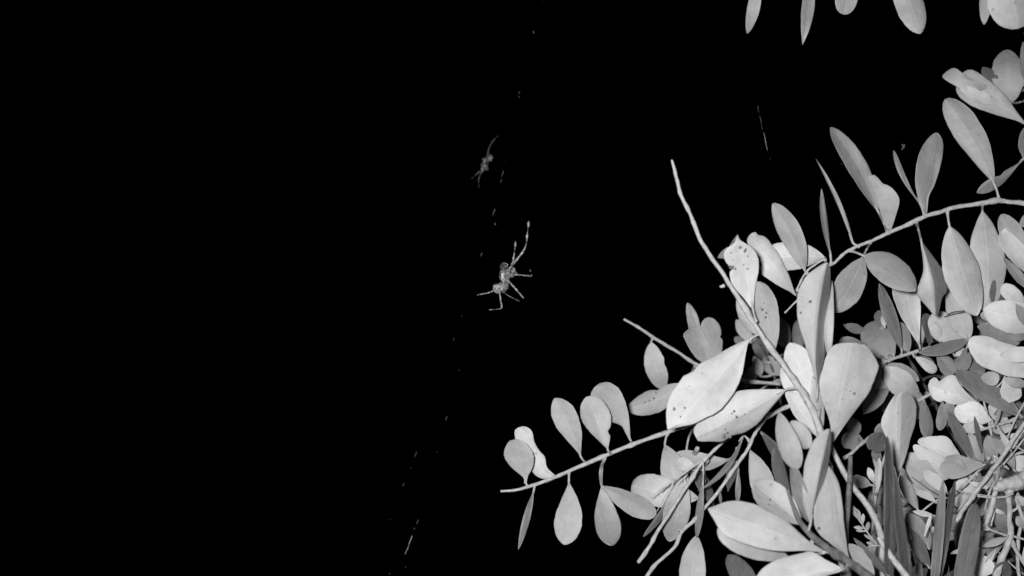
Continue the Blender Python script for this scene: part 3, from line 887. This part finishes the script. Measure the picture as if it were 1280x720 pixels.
# bright slivers and thin dead twigs of the thorny corner
qr = random.Random(5)
for k in range(26):
    x, y = qr.uniform(1136, 1284), qr.uniform(530, 722)
    an = qr.choice((.9, 1.2, 1.5, 2.2, 2.7, .3)) + qr.uniform(-.25, .25)
    ln = qr.uniform(14, 34)
    if (x < 1192 and y < 632) or (abs(x - 1160) < 25 and y < 560):
        continue
    He.leaf(x, y, x + math.cos(an) * ln, y - math.sin(an) * ln, qr.uniform(4, 8.5), qr.choice((.5, .62, .74, .82)), qr.uniform(-.6, 1.6), qr.choice(('el', 'la')), stalk=False, nv=10)
for k in range(11):
    x, y = qr.uniform(1150, 1290), qr.uniform(560, 735)
    an = qr.choice((.75, .95, 1.3, 1.8, 2.6, .1)) + qr.uniform(-.2, .2)
    ln = qr.uniform(30, 85)
    z, r = qr.uniform(-.2, 1.8), qr.uniform(.8, 2.2)
    if x < 1200 and y < 640:
        continue
    He.stem([(x + math.cos(an) * ln * t + qr.uniform(-2.5, 2.5), y - math.sin(an) * ln * t + qr.uniform(-2.5, 2.5), r * (1.15 - .6 * t), z) for t in (0, .33, .66, 1)], M_STEM if k % 3 else M_STEMD, sub=5)

# small pinnate sprig
S = Branch("fern_sprig", "tiny pale sprig of bead-like leaflets between the arching pale stem and the dark straps", "sprig",
           [[(1096, 680, 1.3), (1086, 668, 1.3), (1078, 656, 1.2), (1072, 646, 1.0), (1066, 634, .8)], [(1100, 682, 1.2), (1090, 682, 1.3), (1083, 685, 1.2)]], .445, group=None, base=(1096, 680))
for (x0, y0, x1, y1, w_) in [(1072, 648, 1066, 632, 9), (1075, 652, 1071, 636, 9), (1078, 655, 1079, 642, 7), (1080, 660, 1067, 659, 6), (1084, 664, 1086, 652, 8),
                             (1082, 664, 1070, 663, 5), (1090, 680, 1083, 678, 5), (1086, 684, 1082, 688, 6), (1092, 676, 1080, 668, 5)]:
    S.leaf(x0, y0, x1, y1, w_ * .72, .66, .3, 'el', name="leaflet", stalk=False, nv=8)

# pale bent grass stalks
Q = tuft("grass_plant", "pale bent round grass stalks curving down beside the dark strap blades", "grass", .435, (1110, 740))
for pts, d, mt in [
    ([(1038, 556, 2.8), (1048, 577, 3.4), (1057, 594, 3.6), (1068, 611, 3.6), (1080, 626, 3.8), (1091, 643, 4.0), (1099, 662, 4.0), (1103, 682, 3.6), (1102, 700, 3.2), (1104, 740, 3)], .435, M_STEM),
    ([(1098, 672, 2.6), (1108, 687, 3.6), (1118, 701, 4.0), (1132, 719, 4.2), (1145, 738, 4.2)], .405, M_STEM),
    ([(1063, 570, 2.6), (1062, 600, 3.2), (1060, 630, 3.6), (1057, 660, 4.0), (1058, 700, 4.2), (1062, 735, 4.2)], .425, M_STEMD),
]:
    q = [(x, y, r, d) for x, y, r in pts]
    org = P(pts[-1][0], pts[-1][1], d)
    link("stalk", tube_mesh("stalk", px_path(q, 6), org, 10, .10, d * 90), mt, Q.o, org - Q.loc)

# dark strap blades
U = tuft("grass_tuft", "tall dark strap-like blades in the lower middle, right of the arching pale stalk", "grass", .405, (1115, 745), "tufts of strap-like blades")
blade(U, 1110, 745, 1109, 545, 15, .38, 0, (.35, .45), fl=-.3, fr=.4, rs=1, bend=3)
blade(U, 1134, 748, 1117, 582, 13, .42, .5, (.4, .5), fl=-.3, fr=.4, rs=1)
W = tuft("grass_tuft", "grey strap-like blades below the stacked pale leaves, left of the thorny twigs", "grass", .42, (1180, 750), "tufts of strap-like blades")
blade(W, 1166, 748, 1179, 600, 13, .46, .5, (.35, .5), rs=-1)
blade(W, 1168, 745, 1194, 600, 11, .40, 1.0, (.4, .5), rs=1)
blade(W, 1197, 764, 1219, 629, 26, .56, 0, (.42, .42), rs=1)

# ------------------------------------------------------------------ leaves deep inside the mass
Z = Branch("leafy_branch", "dim crowded leaves deepest in the right-hand mass, seen only through the gaps", "branch",
           [[(1290, 740, 3), (1240, 640, 3), (1200, 560, 2.6), (1160, 490, 2.2), (1120, 420, 2)], [(1300, 640, 3), (1270, 560, 2.6), (1240, 480, 2.4), (1210, 410, 2)],
            [(1180, 740, 2.6), (1150, 660, 2.4), (1130, 600, 2)]], .575, base=(1290, 740), mat=M_STEMD)
HOLES = [(1162, 505, 17), (1083, 527, 17), (1176, 547, 9), (1142, 545, 9), (1186, 602, 12), (1268, 692, 17), (1128, 378, 12), (1140, 452, 9), (1075, 580, 14), (1187, 700, 9), (1060, 395, 28),
         (1214, 412, 8), (1168, 636, 8)]
zr = random.Random(21)
n = 0
while n < 86:
    x, y = zr.uniform(1088, 1292), zr.uniform(392, 735)
    if x < 1118 and y < 560 and zr.random() < .6:
        continue
    an = zr.uniform(0, 2 * math.pi)
    ln = zr.uniform(40, 68)
    tx, ty = x + math.cos(an) * ln, y + math.sin(an) * ln
    wd = ln * zr.uniform(.32, .52)
    bad = ty < 388 or tx < 1085
    for hx, hy, hr in HOLES:
        for t in (0, .33, .66, 1):
            if math.hypot(x + (tx - x) * t - hx, y + (ty - y) * t - hy) < hr + wd * .42 * (1 if 0 < t < 1 else .3):
                bad = True
    if bad:
        continue
    Z.leaf(x, y, tx, ty, wd, zr.choice((.44, .50, .58, .64, .70)), zr.uniform(-2.5, 3.5), zr.choice(((.8, .5), (.75, .7), (1., .5))), stalk=zr.random() < .5, nv=10)
    n += 1
# ------------------------------------------------------------------ spiders
def spider(label, d, blobs, legs, tone, voxel_px, eyes, bands_glint):
    pm = d / F
    vs, fs = [], []

    def add(me_vs, me_fs):
        b = len(vs)
        vs.extend(me_vs)
        fs.extend([tuple(i + b for i in f) for f in me_fs])
    org = P(blobs[0][0], blobs[0][1], d)
    for (x, y, rx, ry, rot, dz) in blobs:
        bm = bmesh.new()
        bmesh.ops.create_icosphere(bm, subdivisions=3, radius=1)
        c = P(x, y, d + dz * pm) - org
        ca, sa = math.cos(rot), math.sin(rot)
        pv = []
        for v in bm.verts:
            u, w = v.co.x * rx, v.co.y * ry
            pv.append(c + RIGHT * ((u * ca - w * sa) * pm) + UP * ((u * sa + w * ca) * pm) + BACK * (v.co.z * min(rx, ry) * .9 * pm))
        add(pv, [tuple(v.index for v in f.verts) for f in bm.faces])
        bm.free()
    for lg in legs:
        path = px_path([(x, y, r * .72, d + dz * pm) for x, y, r, dz in lg], 5)
        me = tube_mesh("tmp", path, org, 8)
        add([v.co.copy() for v in me.vertices], [tuple(p.vertices) for p in me.polygons])
        bpy.data.meshes.remove(me)
    me = bpy.data.meshes.new("spider")
    me.from_pydata(vs, [], fs)
    o = link("spider", me, None, None, org)
    md = o.modifiers.new("union", 'REMESH')
    md.mode = 'VOXEL'
    md.voxel_size = voxel_px * .8 * pm
    md2 = o.modifiers.new("soft", 'SMOOTH')
    md2.factor, md2.iterations = .5, 2
    dg = bpy.context.evaluated_depsgraph_get()
    new = bpy.data.meshes.new_from_object(o.evaluated_get(dg))
    o.modifiers.clear()
    o.data = new
    bpy.data.meshes.remove(me)
    new.name = "spider"
    new.materials.clear()
    new.materials.append(M_SPIDER)
    nrm = [v.normal.copy() for v in new.vertices]
    for v, vn in zip(new.vertices, nrm):
        q = v.co / pm
        v.co += vn * pm * (.55 * noise.noise(q * .35) + .12 * noise.noise(q * 1.1))
    at = new.attributes.new("band_glint", 'FLOAT', 'POINT')
    vals = []
    pmn = pm
    bl = [(P(x, y, d) - org, r * pm, t) for x, y, r, t in bands_glint]
    for v in new.vertices:
        t = tone
        for c, r, tt in bl:
            dv = v.co - c
            q = math.hypot(dv.dot(RIGHT), dv.dot(UP)) / r
            if q < 1:
                t = t + (tt - t) * min(1, (1 - q) * 2.5)
        q = v.co / pmn
        vals.append(t if t > .42 else max(.03, t * (1 + 1.1 * noise.noise(q * .36 + Vector((5, 2, 8))))))
    at.data.foreach_set("value", vals)
    smooth(new)
    tag(o, label, "spider", "two spiders hanging in the dark")
    for (x, y, r) in eyes:
        bm = bmesh.new()
        bmesh.ops.create_icosphere(bm, subdivisions=2, radius=r * pm)
        em = bpy.data.meshes.new("eye")
        bm.to_mesh(em)
        bm.free()
        smooth(em)
        link("eye", em, M_EYE, o, P(x, y, d - 3.4 * pm) - org)
    return o


spider("larger pale spider with banded legs reaching up, hanging left of the leaves", .50,
       [(621.5, 361, 5.2, 7.0, .5, -1), (629.5, 357.5, 6.6, 7.6, -.4, 2), (625.5, 360, 5.6, 6.6, 0, 1), (631, 352, 4.6, 4, 0, 1), (628.5, 343, 4.6, 8.0, -.15, -1), (635, 341.5, 6.2, 6.6, -.2, 1), (629, 333, 4.2, 4.4, 0, 1),
        (640, 343.5, 4.0, 3.4, 0, 0), (642, 338, 2.6, 4.0, 0, 0), (633, 350, 3.8, 4.0, 0, 0)],
       [[(634, 337, 2.0, 0), (639, 333.5, 1.9, -1), (648, 322, 1.8, -3), (653, 315.5, 2.0, -4), (656.6, 308.6, 1.4, -4), (658, 303.5, .9, -4), (658.6, 298.5, 1.6, -4), (658.8, 294.5, 1.7, -4), (659.5, 289.5, .9, -4),
         (660, 285.5, .9, -4), (660.4, 281.5, 2.2, -4), (660.6, 278, 2.0, -4), (660.7, 275.8, .7, -4)],
        [(639, 333, 1.6, 2), (641.2, 327, 1.8, 3), (642, 321.5, 1.9, 3), (642.8, 317, 1.0, 3), (643.4, 313, .8, 3), (643.8, 309, 1.6, 3), (644.1, 304.5, 1.9, 3), (644.3, 301.6, .8, 3)],
        [(635, 342.5, 2.4, 0), (641, 342.5, 2.2, 0), (648, 343.6, 1.5, 0), (657, 344.4, 1.2, 1), (664.4, 345.2, 1.1, 2), (664.2, 343.2, .7, 3)],
        [(636, 339.5, 1.6, -1), (641, 338.8, 1.3, 0), (646, 341, .9, 2)],
        [(633.5, 349, 1.6, -2), (639, 355, 1.5, -3), (646, 363, 1.5, -3), (653.5, 371.5, 1.6, -3), (654.8, 373, 1.1, -3)],
        [(628, 364, 1.0, 2), (633, 368, .9, 3), (639, 371.5, .85, 3), (645, 374.5, .8, 3), (650, 376.8, .6, 3)],
        [(618, 363, 1.5, 0), (613.5, 365, 1.3, 0), (605, 367.2, 1.1, 0), (597.6, 368.4, 1.2, 0), (597.2, 369.6, .7, 0)],
        [(624.5, 365, 1.3, -2), (625.4, 373, 1.3, -3), (627, 384.4, 1.4, -3), (623, 386.2, .9, -3), (617, 386.9, .7, -2), (611.6, 387.3, .8, -2)],
        [(628, 333, 1.3, -3), (627.6, 329.6, 1.1, -5), (631, 328.8, 1.0, -6), (634.6, 331, 1.0, -6), (633.6, 334, .9, -5)]],
         .21, .42, [(625.8, 331.4, .7), (628.2, 330.8, .7), (627, 333.6, .6), (630, 333.4, .6)],
       [(628.6, 349.5, 3, .45), (621, 361, 7.5, .34), (629, 333, 6, .10), (648, 322, 9, .33), (653, 315, 6, .33), (660.5, 280, 4.5, .34), (658.7, 296.5, 4, .32), (658.5, 303, 2.5, .1), (660, 287, 3, .1),
        (643.4, 314, 3.5, .1), (641.7, 323, 4.5, .32), (644, 305, 5, .32), (636, 343, 6, .17), (646, 363, 12, .34), (626, 376, 10, .32), (606, 367, 10, .27), (633, 331, 3, .32), (628, 343.2, 2.0, .62), (628.2, 345.6, 2.2, .66), (628.8, 349.6, 1.4, .45)])  # closing entries paint a bright light glint on the body

spider("smaller dim spider with a thin leg stretched up, hanging above the larger one", .60,
       [(612.3, 197, 4.3, 3.9, .2, 0), (606.2, 200.6, 3.6, 4.0, 0, 0), (605.6, 207, 4.6, 5.4, -.1, 0), (609.5, 200, 3.4, 3.2, 0, 1), (608, 211, 2.6, 2.2, .3, 0), (602.8, 212.6, 2.4, 3.0, .5, 0)],
       [[(608.5, 197, 1.4, 0), (610, 191, 1.1, 0), (610.8, 186.5, 1.2, 0), (613.6, 180.5, 1.0, 0), (617, 175.4, .9, 0), (620, 172.4, .6, 0), (623, 170, .4, 0)],
        [(604, 211, 1.6, 0), (600, 214.2, 1.3, 0), (595.6, 217.6, 1.0, 0), (592.6, 220.4, .7, 0), (589.6, 223.6, .7, 0)],
        [(603, 213, 1.5, 0), (600.4, 218, 1.1, 0), (598.6, 223, .9, 0), (598.2, 228, .8, 0), (598.8, 234.5, .5, 0)],
        [(603.6, 204.5, 1, 0), (600.6, 205, .6, 0)], [(611, 200.5, 1.1, 0), (614.8, 201.4, .6, 0)], [(606, 199, 1, -1), (602.8, 199.6, .8, -2), (604, 197.6, .7, -2)], [(608, 203.6, 1.0, 1), (611.4, 204, .6, 1)], [(608, 210, 1.0, 0), (610.6, 210.6, .6, 0)]],
       .085, .42, [(609.6, 196, .5), (611, 195.4, .5)], [(613, 197, 5, .20), (605.5, 208, 6, .13)])


# ------------------------------------------------------------------ silk threads with dust specks, and light glints shaped as thickened pieces
def silk(label, d, pts, specks):
    q = [(x, y, .0042, d) for x, y in pts]
    org = P(pts[0][0], pts[0][1], d)
    path = [(P(x, y, dd), 0.0000005) for x, y, r, dd in catmull(q, 5)]
    o = link("silk_thread", tube_mesh("silk_thread", path, org, 5), M_SILK, None, org)
    tag(o, label, "silk thread", "spider silk threads catching specks")
    for (x0, y0, x1, y1, r, tone) in specks:
        if x0 == x1 and y0 == y1:
            pth = [(x0 - r * .4, y0 - r * .9, r * .4, d), (x0, y0, r, d), (x0 + r * .2, y0 + r * .8, r * .5, d)]
        else:  # streaks stand for glints along the thread, shaped as thicker bits
            pth = [(x0, y0, r * .5, d), ((2 * x0 + x1) / 3 + .3, (2 * y0 + y1) / 3, r, d), ((x0 + 2 * x1) / 3 - .2, (y0 + 2 * y1) / 3, r * .8, d), (x1, y1, r * .45, d)]
        sm = tube_mesh("speck_glint", [(a, b * .52) for a, b in px_path(pth, 3)], org, 6, .5, x0)
        s = link("speck_glint", sm, M_DUST if tone < .5 else M_SILK, o)
    return o


def dot(x, y, r, t=.3):
    return (x, y, x, y, r, t)


silk("long silk thread running down past both spiders, dotted with tiny specks", .56,
     [(690, -40), (667, 40), (649, 118), (628, 218), (616, 268), (602, 318), (582, 385), (567, 424), (558, 523), (546, 566), (522, 655), (505, 700), (498, 730)],
     [dot(667, 40.5, 1.7), dot(649, 116, 1.2), dot(649, 121, 1.0, .2), (629.2, 213, 627.4, 221, .8, .3), (626.8, 224, 625.6, 228.5, .9, .3), (618.6, 261, 616, 269.5, 1.0, .3),
      (602.6, 315.5, 601, 320.5, .9, .3), dot(577, 395, .8), dot(572, 408, .5), (567.6, 422.5, 566.4, 426, .8, .2), (558.6, 520.5, 557, 525.5, .9, .3), dot(546, 565, .8),
      (523, 649.5, 521, 655, 1.0, .3), dot(518, 661, 1.1, .3), (515, 669.5, 510.8, 682, 1.0, .6), (510.8, 682, 506.4, 693, .8, .6), dot(507, 709, .9)])
silk("faint lower silk thread left of the long one near the bottom edge", .58,
     [(619, 280), (600, 360), (574, 463), (520, 567), (504, 606), (488, 650), (486, 722)],
     [dot(619, 280, 1.6, .3), dot(574, 463, .9), (520.6, 564.5, 518.6, 571, .8, .2), dot(513.5, 585, .8), (504.6, 604, 503.6, 608, .8, .2), dot(488, 649, .7), dot(487, 717, 1.0)])
silk("short glinting silk thread in the dark between the spiders and the top right leaves", .52,
     [(938, 95), (947, 133), (952, 157), (958, 184), (962.5, 199), (970, 225)],
     [(946.8, 132, 948.8, 141, .55, .3), (949.4, 144, 953.2, 162, .5, .3), (954.6, 166, 959.2, 187.5, .6, .6), dot(962.5, 199, .6, .2)])
silk("nearly invisible silk thread holding a lone grey fleck above the upright leaves at the right", .50,
     [(1130, 165), (1129, 184), (1120, 206), (1110, 240)],
     [dot(1129, 183, 3.0, .2), dot(1127.6, 186.6, 1.5, .2), dot(1131, 181.5, 1.2, .2), dot(1052, 205, .8, .2)])
silk("tiny silk thread stub with a single speck, right of the larger spider's middle leg", .5, [(660, 330), (663, 338.5), (664, 346)], [dot(662.9, 338.4, 1.7, .3)])
